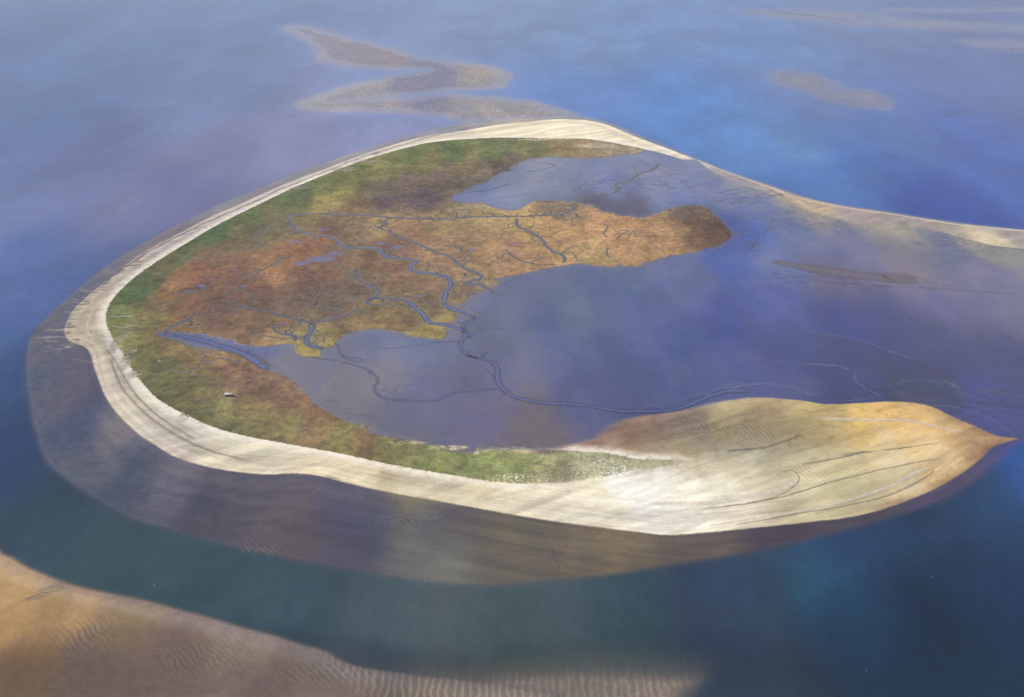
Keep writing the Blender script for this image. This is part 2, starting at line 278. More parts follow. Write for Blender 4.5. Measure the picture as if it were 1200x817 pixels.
WRACK = [(72, 385, 16, 16), (62, 410, 12, 12), (88, 357, 16, 9), (110, 338, 18, 7), (140, 316, 18, 5), (170, 300, 18, 3.2), (195, 286, 16, 2.6), (215, 275, 12, 2), (80, 400, 14, 8), (45, 400, 8, 14), (435, 181, 16, 1.6), (150, 310, 20, 3.5), (963, 473, 4, 3), (945, 460, 4, 3), (1000, 464, 5, 2), (1140, 470, 22, 4), (850, 262, 24, 6), (868, 272, 16, 9), (880, 288, 12, 10), (700, 246, 30, 3), (765, 243, 28, 3), (800, 238, 20, 2.5), (1165, 462, 14, 5), (425, 495, 14, 10), (390, 472, 10, 7), (408, 486, 10, 6), (870, 235, 30, 4), (905, 228, 20, 3), (590, 340, 20, 8), (585, 330, 14, 4)]
m_wrack = np.max([blob(*p) for p in WRACK], 0)
FUZZ = [(800, 300, 60, 6), (830, 255, 30, 10), (730, 310, 60, 6), (460, 392, 60, 4), (250, 398, 40, 5), (575, 338, 40, 14), (545, 362, 20, 16), (700, 248, 80, 12), (560, 222, 40, 14), (600, 198, 40, 8), (845, 252, 16, 6), (425, 500, 30, 12), (350, 460, 24, 8), (560, 528, 90, 6), (535, 380, 20, 10), (720, 184, 50, 4)]
m_fuzz = np.max([blob(*p) for p in FUZZ], 0)
m_hatch = np.max([blob(*q) for q in [(870, 506, 60, 16), (950, 555, 50, 10), (100, 742, 40, 20), (230, 770, 60, 22), (380, 790, 60, 14), (250, 650, 120, 14), (480, 610, 90, 14), (820, 500, 30, 12)]], 0)
m_east = np.max([blob(*q) for q in [(1000, 258, 190, 18), (1150, 285, 120, 18), (870, 232, 60, 16), (740, 215, 110, 18), (1080, 460, 130, 14), (1000, 330, 140, 14)]], 0)
m_rim = np.max([blob(*q) for q in [(1130, 520, 75, 40), (1050, 590, 90, 14), (1090, 560, 60, 20)]], 0)
SPECK = [(700, 552, 45, 12), (655, 556, 35, 9), (610, 560, 40, 6), (745, 550, 40, 9), (785, 546, 30, 6), (690, 538, 40, 5), (152, 420, 7, 13), (161, 437, 8, 5), (214, 491, 6, 5), (405, 199, 16, 2.6), (430, 190, 16, 2), (640, 164, 40, 1.6), (700, 172, 30, 3), (520, 525, 30, 3), (620, 530, 50, 3), (470, 520, 30, 3), (143, 395, 6, 16), (185, 425, 4, 2), (350, 222, 12, 2)]
m_speck = np.max([blob(*p) for p in SPECK], 0)
s_rip01 = np.clip((s_shoal + 10) / 40, 0, 1)

# ------------------------------------------------------------------ the one ground material (sand, marsh turf, wet flats), mixed by what lies where
def new_mat(name):
    m = bpy.data.materials.new(name); m.use_nodes = True; return m, NT(m.node_tree)
gm, t = new_mat('tidal_ground')
pos = t.node('ShaderNodeNewGeometry').outputs['Position']
px_, py_, pz_ = t.sep(pos)
flat_pos = t.xyz(px_, py_, 0.0)
dO, sR = t.attr('d_out'), t.attr('s_run')
along2 = t.xyz(t.math('DIVIDE', sR, 90.0), t.math('DIVIDE', dO, 2.6), 0.0)
nA = t.noise(flat_pos, 1 / 70, 6, .6, .4)
along = t.xyz(t.math('DIVIDE', sR, 190.0), t.math('DIVIDE', t.math('ADD', dO, t.math('MULTIPLY', nA, 22.0)), 8.0), 0.0)
nB = t.noise(flat_pos, 1 / 16, 5, .65)
nC = t.noise(flat_pos, 1 / 4.5, 4, .7)
strk = t.noise(along, 1.0, 4, .6)
strk2 = t.noise(along2, 1.0, 3, .6)
# marsh turf
cm = t.attr('c_marsh', 'Color')
hue = t.noise(t.vmath('ADD', flat_pos, (700, 90, 0)), 1 / 38, 5, .6)
cm = t.mix(t.step(hue, .50, .68, 0, .14), cm, t.mix(1.0, cm, (1.08, .84, .90), 'MULTIPLY'))
cm = t.mix(t.step(hue, .50, .34, 0, .40), cm, t.mix(1.0, cm, (.95, 1.08, .88), 'MULTIPLY'))
pur = t.noise(t.vmath('ADD', flat_pos, (300, 900, 0)), 1 / 30, 6, .68, .6)
cm = t.mix(t.step(pur, .50, .66, 0, .75), cm, t.mix(1.0, cm, (.74, .72, .86), 'MULTIPLY'))
cm = t.mix(t.step(pur, .47, .36, 0, .75), cm, t.mix(1.0, cm, (1.20, 1.22, .86), 'MULTIPLY'))
val = t.math('MULTIPLY', t.step(nA, .3, .7, .76, 1.26), t.math('MULTIPLY', t.step(nB, .28, .72, .72, 1.36), t.step(nC, .3, .7, .78, 1.28)))
cm = t.vmath('SCALE', cm, scale=val)
vor = t.node('ShaderNodeTexVoronoi'); t.link(flat_pos, vor.inputs['Vector']); vor.inputs['Scale'].default_value = 1 / 13
clump = t.math('MULTIPLY', t.step(vor.outputs['Distance'], .34, .12), t.step(nB, .46, .6))
cm = t.mix(t.math('MULTIPLY', clump, .5), cm, t.mix(1.0, cm, (.55, .68, .5), 'MULTIPLY'))
# pools and pans inside the marsh
pool = t.step(t.math('ADD', t.attr('m_pool'), t.math('MULTIPLY', t.math('SUBTRACT', nB, .5), .9)), .42, .80)
pcol = t.mix(nC, (.085, .09, .15), (.15, .15, .22))
pool_ring = t.step(t.math('ADD', t.attr('m_pool'), t.math('MULTIPLY', t.math('SUBTRACT', nB, .5), .5)), .12, .40)
cm = t.mix(t.math('MULTIPLY', pool_ring, .45), cm, t.mix(1.0, cm, (.95, .66, .72), 'MULTIPLY'))
cm = t.mix(t.math('MULTIPLY', pool, .85), cm, pcol)
# sand
cs = t.attr('c_sand', 'Color')
sm = t.attr('s_marsh')
berm = t.math('MULTIPLY', t.math('MULTIPLY', t.step(sm, -30.0, -4.0), t.step(sm, 10.0, 2.0)), t.step(t.attr('m_speck'), .35, .05))
dwn = t.math('SUBTRACT', dO, t.math('MULTIPLY', strk, 8.0))
fore = t.step(dwn, 16.0, 2.0)
midb = t.math('MULTIPLY', t.step(dwn, 14.0, 26.0), t.step(dwn, 70.0, 40.0))
nearsh = t.step(dO, 150.0, 50.0, .22, 1.0)
stk = t.math('MULTIPLY', t.step(strk, .32, .68, .90, 1.08), t.step(strk2, .3, .7, .92, 1.07))
cs = t.vmath('SCALE', cs, scale=t.math('ADD', 1.0, t.math('MULTIPLY', t.math('SUBTRACT', stk, 1.0), nearsh)))
sweep = t.noise(t.vmath('MULTIPLY', t.xyz(px_, t.math('SUBTRACT', py_, t.math('MULTIPLY', px_, .45)), 0.0), (1 / 170, 1 / 34, 1)), 1.0, 5, .58, .6)
cs = t.vmath('SCALE', cs, scale=t.step(sweep, .3, .7, .80, 1.16))
cs = t.vmath('SCALE', cs, scale=t.math('MULTIPLY', t.step(nB, .3, .7, .93, 1.07), t.step(nC, .3, .7, .93, 1.07)))
hatch = t.node('ShaderNodeTexWave', wave_type='BANDS', bands_direction='X'); t.link(t.xyz(t.math('ADD', px_, t.math('MULTIPLY', py_, .35)), py_, 0.0), hatch.inputs['Vector'])
hatch.inputs['Scale'].default_value = .034; hatch.inputs['Distortion'].default_value = 3.0; hatch.inputs['Detail'].default_value = 3; hatch.inputs['Detail Scale'].default_value = 1.5
cs = t.mix(t.math('MULTIPLY', t.math('MULTIPLY', hatch.outputs['Fac'], t.attr('m_hatch')), .55), cs, t.mix(1.0, cs, (.62, .60, .56), 'MULTIPLY'))
motl = t.noise(flat_pos, 1 / 26, 6, .66, .8)
cs = t.mix(t.math('MULTIPLY', t.step(dO, 110.0, 190.0), t.step(motl, .50, .64, 0, .6)), cs, t.mix(1.0, cs, (.74, .68, .60), 'MULTIPLY'))
cs = t.mix(t.math('MULTIPLY', midb, t.step(strk2, .40, .60, .15, .85)), cs, t.mix(1.0, cs, (.70, .66, .68), 'MULTIPLY'))
cs = t.mix(t.math('MULTIPLY', t.math('MULTIPLY', t.step(t.math('ADD', t.attr('s_sand'), t.math('MULTIPLY', t.math('SUBTRACT', nB, .5), 20.0)), 34.0, 2.0), t.attr('m_rim')), .85), cs, t.mix(1.0, cs, (.50, .42, .42), 'MULTIPLY'))
cs = t.mix(t.math('MULTIPLY', fore, .35), cs, t.mix(1.0, cs, (.95, .86, .78), 'MULTIPLY'))
cs = t.mix(t.math('MULTIPLY', berm, t.step(nB, .3, .6, .25, .8)), cs, (.62, .57, .47))
# wet flats
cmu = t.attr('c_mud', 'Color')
rip = t.node('ShaderNodeTexVoronoi'); t.link(t.xyz(t.math('DIVIDE', px_, 15.0), t.math('DIVIDE', py_, 30.0), 0.0), rip.inputs['Vector']); rip.inputs['Scale'].default_value = 1
ripd = t.math('MULTIPLY', t.step(rip.outputs['Distance'], .28, .50), t.attr('m_rip'))
cmu = t.mix(t.math('MULTIPLY', ripd, .42), cmu, t.mix(1.0, cmu, (.42, .42, .62), 'MULTIPLY'))
fl = t.noise(t.xyz(t.math('DIVIDE', sR, 150.0), t.math('DIVIDE', dO, 22.0), 0.0), 1.0, 5, .62, .5)
nW = t.noise(t.vmath('MULTIPLY', flat_pos, (1 / 150, 1 / 230, 1)), 1.0, 5, .5, .4)
cmu = t.vmath('SCALE', cmu, scale=t.math('MULTIPLY', t.math('ADD', 1.0, t.math('MULTIPLY', t.step(fl, .32, .68, -.22, .20), t.step(dO, 230.0, 120.0))), t.step(nW, .32, .68, .86, 1.13)))
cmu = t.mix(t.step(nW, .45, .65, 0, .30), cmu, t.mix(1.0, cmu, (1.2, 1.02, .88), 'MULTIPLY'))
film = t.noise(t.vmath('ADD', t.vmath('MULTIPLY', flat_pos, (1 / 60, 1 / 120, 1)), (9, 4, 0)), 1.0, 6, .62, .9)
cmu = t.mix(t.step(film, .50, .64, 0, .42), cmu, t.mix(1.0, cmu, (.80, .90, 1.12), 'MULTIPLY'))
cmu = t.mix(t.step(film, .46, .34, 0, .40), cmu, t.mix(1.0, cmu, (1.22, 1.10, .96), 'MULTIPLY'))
mot = t.noise(t.vmath('ADD', t.vmath('MULTIPLY', flat_pos, (1 / 60, 1 / 38, 1)), (2, 14, 0)), 1.0, 7, .70, 1.6)
cmu = t.mix(t.math('MULTIPLY', t.step(mot, .50, .57, 0, .8), t.attr('m_east')), cmu, t.mix(1.0, cmu, (.62, .56, .55), 'MULTIPLY'))
cmu = t.mix(t.math('MULTIPLY', t.step(mot, .47, .40, 0, .8), t.attr('m_east')), cmu, t.mix(1.0, cmu, (1.35, 1.22, 1.0), 'MULTIPLY'))
cmu = t.vmath('SCALE', cmu, scale=t.step(nC, .3, .7, .93, 1.07))
# near sandbank
cb = t.attr('c_bank', 'Color')
wv = t.node('ShaderNodeTexWave', wave_type='BANDS', bands_direction='DIAGONAL'); t.link(flat_pos, wv.inputs['Vector'])
wv.inputs['Scale'].default_value = .055; wv.inputs['Distortion'].default_value = 7; wv.inputs['Detail'].default_value = 3; wv.inputs['Detail Scale'].default_value = .6
cb = t.vmath('SCALE', cb, scale=t.math('MULTIPLY', t.math('ADD', 1.0, t.math('MULTIPLY', t.math('SUBTRACT', wv.outputs['Fac'], .5), t.math('ADD', t.math('MULTIPLY', t.attr('m_hatch'), .26), t.step(nW, .5, .62, 0.0, .06)))), t.math('MULTIPLY', t.step(nB, .3, .7, .9, 1.1), t.step(nC, .3, .7, .93, 1.07))))
bankw = 0
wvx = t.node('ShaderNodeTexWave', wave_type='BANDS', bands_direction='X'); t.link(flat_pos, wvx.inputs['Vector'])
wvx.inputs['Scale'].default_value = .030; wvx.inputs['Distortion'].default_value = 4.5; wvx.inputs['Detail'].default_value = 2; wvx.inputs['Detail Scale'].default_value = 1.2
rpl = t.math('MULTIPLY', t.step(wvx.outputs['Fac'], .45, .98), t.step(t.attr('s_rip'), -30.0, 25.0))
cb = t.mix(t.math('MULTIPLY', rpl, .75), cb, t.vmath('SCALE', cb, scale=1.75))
# assemble
nE = t.noise(flat_pos, 1 / 9, 4, .7)
nF = t.noise(flat_pos, 1 / 48, 5, .62, .3)
edge_amp = t.math('ADD', 16.0, t.math('MULTIPLY', t.attr('m_speck'), 75.0))
is_marsh = t.step(t.math('ADD', sm, t.math('ADD', t.math('MULTIPLY', t.math('SUBTRACT', t.mix(.4, nE, nC), .5), edge_amp), t.math('MULTIPLY', t.math('SUBTRACT', nF, .5), t.math('MULTIPLY', t.attr('m_fuzz'), 110.0)))), t.math('MULTIPLY', t.math('ADD', .1, t.attr('m_fuzz')), -9.0), t.math('MULTIPLY', t.math('ADD', .1, t.attr('m_fuzz')), 9.0))
speck2 = t.math('MULTIPLY', t.step(t.attr('m_speck'), .25, .6), t.step(t.noise(flat_pos, 1 / 5.5, 3, .7), .50, .56))
is_marsh = t.math('MULTIPLY', is_marsh, t.math('SUBTRACT', 1.0, t.math('MULTIPLY', speck2, .85)))
is_sand = t.step(t.math('ADD', t.attr('s_sand'), t.math('MULTIPLY', t.math('SUBTRACT', t.mix(.5, strk, nE), .5), t.attr('soft'))), t.math('MULTIPLY', t.attr('soft'), -.35), t.math('MULTIPLY', t.attr('soft'), .35))
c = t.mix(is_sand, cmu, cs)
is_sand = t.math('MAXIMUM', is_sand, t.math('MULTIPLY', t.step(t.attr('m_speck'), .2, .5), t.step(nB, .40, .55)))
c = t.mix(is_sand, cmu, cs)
wr_n = t.noise(t.vmath('MULTIPLY', flat_pos, (1 / 14, 1 / 16, 1)), 1.0, 5, .7, .6)
wrack = t.step(t.math('ADD', t.math('MULTIPLY', t.attr('m_wrack'), .45), t.math('SUBTRACT', wr_n, .5)), .20, .34)
wst = t.noise(t.vmath('ADD', t.vmath('MULTIPLY', flat_pos, (1 / 48, 1 / 11, 1)), (5, 5, 0)), 1.0, 5, .68, .8)
wz = t.step(t.attr('m_wrack'), .10, .45)
c = t.mix(t.math('MULTIPLY', wz, t.math('MULTIPLY', t.step(wst, .53, .62, 0, .65), t.math('MULTIPLY', t.step(t.attr('s_sand'), -90.0, -10.0), t.step(px_, -450.0, -600.0)))), c, cs)
c = t.mix(t.math('MULTIPLY', wz, t.step(wst, .50, .42, 0, .72)), c, (.055, .046, .056))
fray = t.math('MULTIPLY', t.math('MULTIPLY', t.step(t.math('ADD', sm, t.math('MULTIPLY', t.math('SUBTRACT', t.mix(.5, nF, nB), .5), 150.0)), -26.0, 8.0), t.step(sm, -75.0, -20.0)), t.math('SUBTRACT', 1.0, is_sand))
c = t.mix(t.math('MULTIPLY', fray, .78), c, t.mix(nC, (.075, .068, .075), (.15, .125, .10)))
c = t.mix(is_marsh, c, cm)
c = t.mix(t.math('MAXIMUM', t.step(t.attr('s_bank'), -60.0, -30.0), t.step(t.attr('s_rip'), -60.0, -20.0)), c, cb)
wet_edge = t.math('MULTIPLY', t.step(t.attr('s_bank'), 14.0, 1.0), t.step(t.attr('s_bank'), -30.0, -5.0))
c = t.mix(t.math('MULTIPLY', wet_edge, .4), c, t.mix(1.0, c, (.7, .66, .72), 'MULTIPLY'))
dryness = t.math('MAXIMUM', is_marsh, t.math('MAXIMUM', is_sand, t.step(t.attr('s_bank'), 0.0, 40.0)))
bs = t.node('ShaderNodeBsdfPrincipled'); t.link(c, bs.inputs['Base Color'])
wetr = t.mix(t.step(nW, .35, .65), t.step(nB, .3, .7, .16, .26), t.step(nB, .3, .7, .24, .42))
t.link(t.mix(dryness, wetr, .85), bs.inputs['Roughness'])
t.link(t.mix(dryness, .85, .06), bs.inputs['Specular IOR Level'])
bmp = t.node('ShaderNodeBump'); bmp.inputs['Distance'].default_value = 1.0
hgt = t.math('ADD', t.math('MULTIPLY', t.math('MULTIPLY', t.math('ADD', nC, nB), is_marsh), 1.3), t.math('MULTIPLY', t.math('ADD', strk, nC), .35))
_unused = 0
hgt = t.math('ADD', t.math('MULTIPLY', hgt, t.math('ADD', t.math('MULTIPLY', dryness, .985), .015)), t.math('MULTIPLY', t.math('MULTIPLY', wv.outputs['Fac'], t.attr('m_hatch')), .9))
t.link(hgt, bmp.inputs['Height']); bmp.inputs['Strength'].default_value = .8
t.link(bmp.outputs[0], bs.inputs['Normal'])
o = t.node('ShaderNodeOutputMaterial'); t.link(bs.outputs[0], o.inputs[0])

# ------------------------------------------------------------------ cut the one grid into the places it holds
qi, qj = np.meshgrid(np.arange(NX - 1), np.arange(NY - 1)); v0 = (qj * NX + qi).ravel()
quads = np.stack([v0, v0 + 1, v0 + 1 + NX, v0 + NX], 1)
SOFT = np.clip(8 + 40 * (blob(620, 512, 90, 22) + blob(730, 500, 40, 16)) + 8 * blob(1100, 480, 60, 10) + 45 * blob(1030, 258, 180, 20) + 30 * blob(880, 214, 60, 16) + 18 * blob(850, 475, 60, 10), 6, 60)
FA = dict(s_marsh=s_marsh, s_sand=s_sand, s_bank=s_bank, s_rip=s_rip, d_out=d_out, s_run=s_run, m_pool=m_pool, m_wrack=m_wrack, m_speck=m_speck, m_rip=s_rip01, m_fuzz=m_fuzz, m_east=m_east, m_rim=m_rim, m_hatch=m_hatch, soft=SOFT)
CA = dict(c_marsh=c_marsh, c_sand=c_sand, c_mud=c_mud, c_bank=c_bank)
def sheet(name, sel, z, mat, fa, ca, kind='structure', label=None):
    f = quads[sel]; used, inv = np.unique(f, return_inverse=True); f = inv.reshape(-1, 4)
    me = bpy.data.meshes.new(name)
    me.vertices.add(len(used)); me.loops.add(f.size); me.polygons.add(len(f))
    me.vertices.foreach_set('co', np.stack([X[used], Y[used], z[used]], 1).astype(np.float32).ravel())
    me.loops.foreach_set('vertex_index', f.astype(np.int32).ravel())
    me.polygons.foreach_set('loop_start', (np.arange(len(f)) * 4).astype(np.int32))
    me.polygons.foreach_set('use_smooth', np.ones(len(f), bool))
    me.update(calc_edges=True)
    for k, v in fa.items():
        a = me.attributes.new(k, 'FLOAT', 'POINT'); a.data.foreach_set('value', v[used].astype(np.float32))
    for k, v in ca.items():
        a = me.attributes.new(k, 'FLOAT_COLOR', 'POINT'); a.data.foreach_set('color', np.concatenate([v[used], np.ones((len(used), 1))], 1).astype(np.float32).ravel())
    me.materials.append(mat)
    ob = bpy.data.objects.new(name, me); col.objects.link(ob); ob['kind'] = kind
    if label: ob['label'] = label
    return ob
def qm(a): return a[quads].mean(1)
qmarsh, qsand, qbank, qland, qshoal, qz = qm(s_marsh), qm(s_sand), qm(s_bank), qm(s_land), qm(s_shoal), qm(Z)
qc = qm(X), qm(Y)
cls = np.zeros(len(quads), int)
cls[(qland > 0)] = 1
cls[(qsand > 0) & (qland > 0)] = 2
cls[(qmarsh > 0)] = 3
cls[(qbank > 0)] = 4
cls[(qshoal > 0) & (qland <= 0)] = 5
sheet('seabed', cls == 0, Z, gm, FA, CA)
sheet('mudflat', cls == 1, Z, gm, FA, CA)
sheet('beach', cls == 2, Z, gm, FA, CA)
sheet('salt_marsh', cls == 3, Z, gm, FA, CA, 'stuff', 'rust, ochre and green salt marsh vegetation enclosed by the pale beach')
sheet('sandbank', cls == 4, Z, gm, FA, CA)
sheet('rippled_shoal', cls == 5, Z, gm, FA, CA)

# ------------------------------------------------------------------ the sea surface
wm, t = new_mat('sea_water')
pos = t.node('ShaderNodeNewGeometry').outputs['Position']
body = t.attr('c_sea', 'Color')
n1 = t.noise(t.vmath('MULTIPLY', pos, (1 / 260, 1 / 420, 1)), 1.0, 5, .5, .5)
n2 = t.noise(t.vmath('MULTIPLY', pos, (1 / 60, 1 / 110, 1)), 1.0, 4, .6, .3)
n3 = t.noise(t.vmath('MULTIPLY', pos, (1 / 14, 1 / 34, 1)), 1.0, 5, .7, .4)
body = t.vmath('SCALE', body, scale=t.step(n3, .3, .7, .91, 1.09))
body = t.vmath('SCALE', body, scale=t.math('MULTIPLY', t.step(n1, .32, .68, .84, 1.16), t.step(n2, .3, .7, .95, 1.05)))
depth = t.math('ADD', t.attr('depth'), t.math('MULTIPLY', t.math('SUBTRACT', n2, .5), .25))
opac = t.math('SUBTRACT', 1.0, t.math('EXPONENT', t.math('MULTIPLY', t.math('MAXIMUM', depth, 0.02), -2.2)))
body = t.vmath('ADD', body, t.vmath('SCALE', t.attr('c_bottom', 'Color'), scale=t.math('MULTIPLY', t.math('SUBTRACT', 1.0, opac), 1.0)))  # light returned by the bottom is added to the shallow water's colour
df = t.node('ShaderNodeBsdfDiffuse'); t.link(body, df.inputs[0])
tr = t.node('ShaderNodeBsdfTransparent')
m1 = t.node('ShaderNodeMixShader'); t.link(opac, m1.inputs[0]); t.link(tr.outputs[0], m1.inputs[1]); t.link(df.outputs[0], m1.inputs[2])
gl = t.node('ShaderNodeBsdfGlossy'); t.link(t.step(t.noise(t.vmath('MULTIPLY', pos, (1 / 220, 1 / 60, 1)), 1.0, 5, .6, .8), .35, .65, .08, .26), gl.inputs['Roughness']); gl.inputs['Color'].default_value = (1, 1, 1, 1)
bp = t.node('ShaderNodeBump'); bp.inputs['Distance'].default_value = 1.0; bp.inputs['Strength'].default_value = .8
t.link(t.math('ADD', t.noise(pos, 1 / 5, 4, .65), t.math('MULTIPLY', t.noise(pos, 1 / 22, 3, .6), 1.5)), bp.inputs['Height'])
t.link(bp.outputs[0], gl.inputs['Normal'])
geo = t.node('ShaderNodeNewGeometry'); dt = t.node('ShaderNodeVectorMath', operation='DOT_PRODUCT'); t.link(geo.outputs['Incoming'], dt.inputs[0]); t.link(geo.outputs['Normal'], dt.inputs[1])
fr_ = t.math('ADD', .02, t.math('MULTIPLY', .98, t.math('POWER', t.math('SUBTRACT', 1.0, t.math('ABSOLUTE', dt.outputs['Value'])), 5.0)))
m2 = t.node('ShaderNodeMixShader'); t.link(fr_, m2.inputs[0]); t.link(m1.outputs[0], m2.inputs[1]); t.link(gl.outputs[0], m2.inputs[2])
o = t.node('ShaderNodeOutputMaterial'); t.link(m2.outputs[0], o.inputs[0])
sea_sel = (Z[quads].min(1) < 0.02)
_b = np.clip(np.maximum(s_bank + 80, s_rip + 60) / 70, 0, 1)[:, None]
sheet('sea', sea_sel, np.zeros(N), wm, dict(depth=-Z), dict(c_sea=c_sea, c_bottom=c_bank * _b + c_mud * (1 - _b)))

# ------------------------------------------------------------------ creeks: ribbons of water in muddy beds, bank shadow painted into the bed colour
def simple_mat(name, colr, rough=.6, spec=.5, noise_amt=.2, sc_=.2):
    m, t = new_mat(name)
    pos = t.node('ShaderNodeNewGeometry').outputs['Position']
    n = t.noise(pos, sc_, 4, .6)
    b = t.node('ShaderNodeBsdfPrincipled')
    t.link(t.vmath('SCALE', t.mix(0.0, colr, colr), scale=t.step(n, .3, .7, 1 - noise_amt, 1 + noise_amt)), b.inputs['Base Color'])
    b.inputs['Roughness'].default_value = rough; b.inputs['Specular IOR Level'].default_value = spec
    o = t.node('ShaderNodeOutputMaterial'); t.link(b.outputs[0], o.inputs[0])
    return m
def edged_mat(name, colr, rough, spec, strength=1.0, thr=(.35, 1.0)):
    """bed or water whose rim thins out irregularly into the turf"""
    m, t = new_mat(name)
    pos = t.node('ShaderNodeNewGeometry').outputs['Position']
    n = t.noise(pos, .12, 4, .65)
    b = t.node('ShaderNodeBsdfPrincipled')
    t.link(t.vmath('SCALE', t.mix(0.0, colr, colr), scale=t.step(n, .3, .7, .8, 1.2)), b.inputs['Base Color'])
    b.inputs['Roughness'].default_value = rough; b.inputs['Specular IOR Level'].default_value = spec
    tr = t.node('ShaderNodeBsdfTransparent')
    e = t.math('ADD', t.attr('edge'), t.math('MULTIPLY', t.math('SUBTRACT', n, .5), .7))
    f = t.math('MULTIPLY', t.step(e, thr[1], thr[0]), strength)
    f = t.math('MULTIPLY', f, t.attr('fade'))
    mx = t.node('ShaderNodeMixShader'); t.link(f, mx.inputs[0]); t.link(tr.outputs[0], mx.inputs[1]); t.link(b.outputs[0], mx.inputs[2])
    o = t.node('ShaderNodeOutputMaterial'); t.link(mx.outputs[0], o.inputs[0])
    return m
M_WATER = edged_mat('creek_water', (.07, .085, .18), .14, .7, 1.0, (.55, .95))
M_BED_SHADE = edged_mat('creek_bed_shade', (.065, .058, .075), .5, .3, .85, (.35, .95))  # dark mud with the banks' shadow put into its colour
M_LEVEE = edged_mat('creek_levee', (.27, .225, .125), .9, .1, .60, (.3, 1.0))
M_PALE = edged_mat('pale_ridge', (.55, .49, .38), .8, .1, .80, (.1, 1.0))
M_FLATR = edged_mat('pale_mud_ridge', (.25, .24, .27), .6, .3, .26, (.0, 1.0))
M_SANDR = edged_mat('sand_crest', (.58, .52, .42), .85, .1, .55, (.0, 1.0))
M_BROWN = edged_mat('brown_mud', (.125, .105, .118), .6, .3, .75, (.2, 1.0))
M_HOLLOW = edged_mat('brown_hollow', (.22, .18, .135), .8, .2, .5, (.0, 1.0))  # brown strips, darker than the sand along the traced lines
M_DARKL = edged_mat('dark_runnel', (.07, .062, .08), .4, .4, .5, (.0, 1.0))
M_SHEEN = edged_mat('wet_runnel', (.15, .17, .30), .14, .9, .42, (.0, 1.0))

def z_at(pts):
    x, y = pts[:, 0], pts[:, 1]
    i = np.clip(np.searchsorted(xs, x) - 1, 0, NX - 2); j = np.clip(np.searchsorted(ys, y) - 1, 0, NY - 2)
    Zg = Z.reshape(NY, NX)
    return np.maximum.reduce([Zg[j, i], Zg[j, i + 1], Zg[j + 1, i], Zg[j + 1, i + 1]])
def resample(g, step):
    seg = np.hypot(*np.diff(g, axis=0).T); run = np.concatenate([[0], np.cumsum(seg)])
    m = max(4, int(run[-1] / step)); r = np.linspace(0, run[-1], m)
    return np.stack([np.interp(r, run, g[:, 0]), np.interp(r, run, g[:, 1])], 1), r
def normals(g):
    tg = np.gradient(g, axis=0); tg /= np.linalg.norm(tg, axis=1, keepdims=True) + 1e-9
    return np.stack([-tg[:, 1], tg[:, 0]], 1), tg
def strips(lname, mat, lines, k, add, up):
    """one mesh of tapering strips; lines: (points, run, width)"""
    AV, AE, AF, FS, base = [], [], [], [], 0
    for g, r, wd in lines:
        m = len(g); nm, _ = normals(g)
        zz = z_at(g); zz = np.maximum(zz, np.maximum(np.roll(zz, 1), np.roll(zz, -1)))
        hw = np.maximum(wd * k / 2 + add, .6)
        for ci in (-1, -.5, 0, .5, 1):
            AV.append(np.column_stack([g + nm * (hw * ci)[:, None], zz + up])); AE.append(np.full(m, abs(ci))); AF.append(np.clip(np.minimum(r / 18 + .15, (r[-1] - r) / 18 + .15), 0, 1))
        FS += [(base + (c_ + 1) * m + i, base + (c_ + 1) * m + i + 1, base + c_ * m + i + 1, base + c_ * m + i)[::-1][::-1] for c_ in range(4) for i in range(m - 1)]
        base += 5 * m
    me = bpy.data.meshes.new(lname); me.from_pydata([tuple(v) for v in np.concatenate(AV)], [], FS)
    for an, av in (('edge', np.concatenate(AE)), ('fade', np.concatenate(AF))):
        a = me.attributes.new(an, 'FLOAT', 'POINT'); a.data.foreach_set('value', av.astype(np.float32))
    me.materials.append(mat); ob = bpy.data.objects.new(lname, me); col.objects.link(ob); return ob
def ribbon(line_px, w0, w1, layers, wig=0.0, seed=0, n=5):
    """line_px: traced line; w0..w1 width in metres from first to last point"""
    p = smooth(P(line_px), False, n); g = ground(p[:, 0], p[:, 1])
    g, r = resample(g, 5)
    nm, _ = normals(g)
    if wig: g = g + nm * (((fbm(r / 26, r * 0 + seed, 3, 3) - .5) * 2 * wig) * np.minimum(1, np.minimum(r, r[-1] - r) / 20))[:, None]
    wd = np.interp(r, [0, r[-1]], [w0, w1]) * (.55 + .9 * fbm(r / 40, r * 0 + seed + 9, 4, 3))
    root = None
    for lname, mat, k, add, up in layers:
        ob = strips(lname, mat, [(g, r, wd)], k, add, up)
        if root is None: root = ob; ob['kind'] = 'structure'
        else: ob.parent = root
    return root, g
def grid_val(A, q):
    i = min(max(int(np.searchsorted(xs, q[0])), 0), NX - 1); j = min(max(int(np.searchsorted(ys, q[1])), 0), NY - 1)
    return A[j * NX + i]
def twigs(g, every, ok, lmin, lmax, w, depth=1):
    """fine side creeks wandering off a bigger one, as the marsh drains"""
    out = []; nm, tg = normals(g); i = rng.randrange(3, 3 + every)
    while i < len(g) - 3:
        side = rng.choice((-1, 1)); a = math.atan2(*(nm[i] * side - tg[i] * rng.uniform(-.2, .9))[::-1])
        q = np.array(g[i]); pts = [q]; L = rng.uniform(lmin, lmax); turn = 0
        for k in range(int(L / 6)):
            turn = turn * .72 + rng.gauss(0, .34); q = q + 6 * np.array([math.cos(a + turn * 2.2), math.sin(a + turn * 2.2)]); a += turn * .12
            if not ok(q): break
            pts.append(q)
        if len(pts) > 5:
            gg, rr = resample(np.array(pts), 4); out.append((gg, rr, np.linspace(w, .5, len(gg)) * (.7 + .6 * fbm(rr / 30, rr * 0 + i, 8, 2))))
            if depth: out += twigs(gg, 14, ok, lmin * .4, lmax * .5, w * .6, depth - 1)
        i += rng.randint(every // 2, every * 3 // 2)
    return out
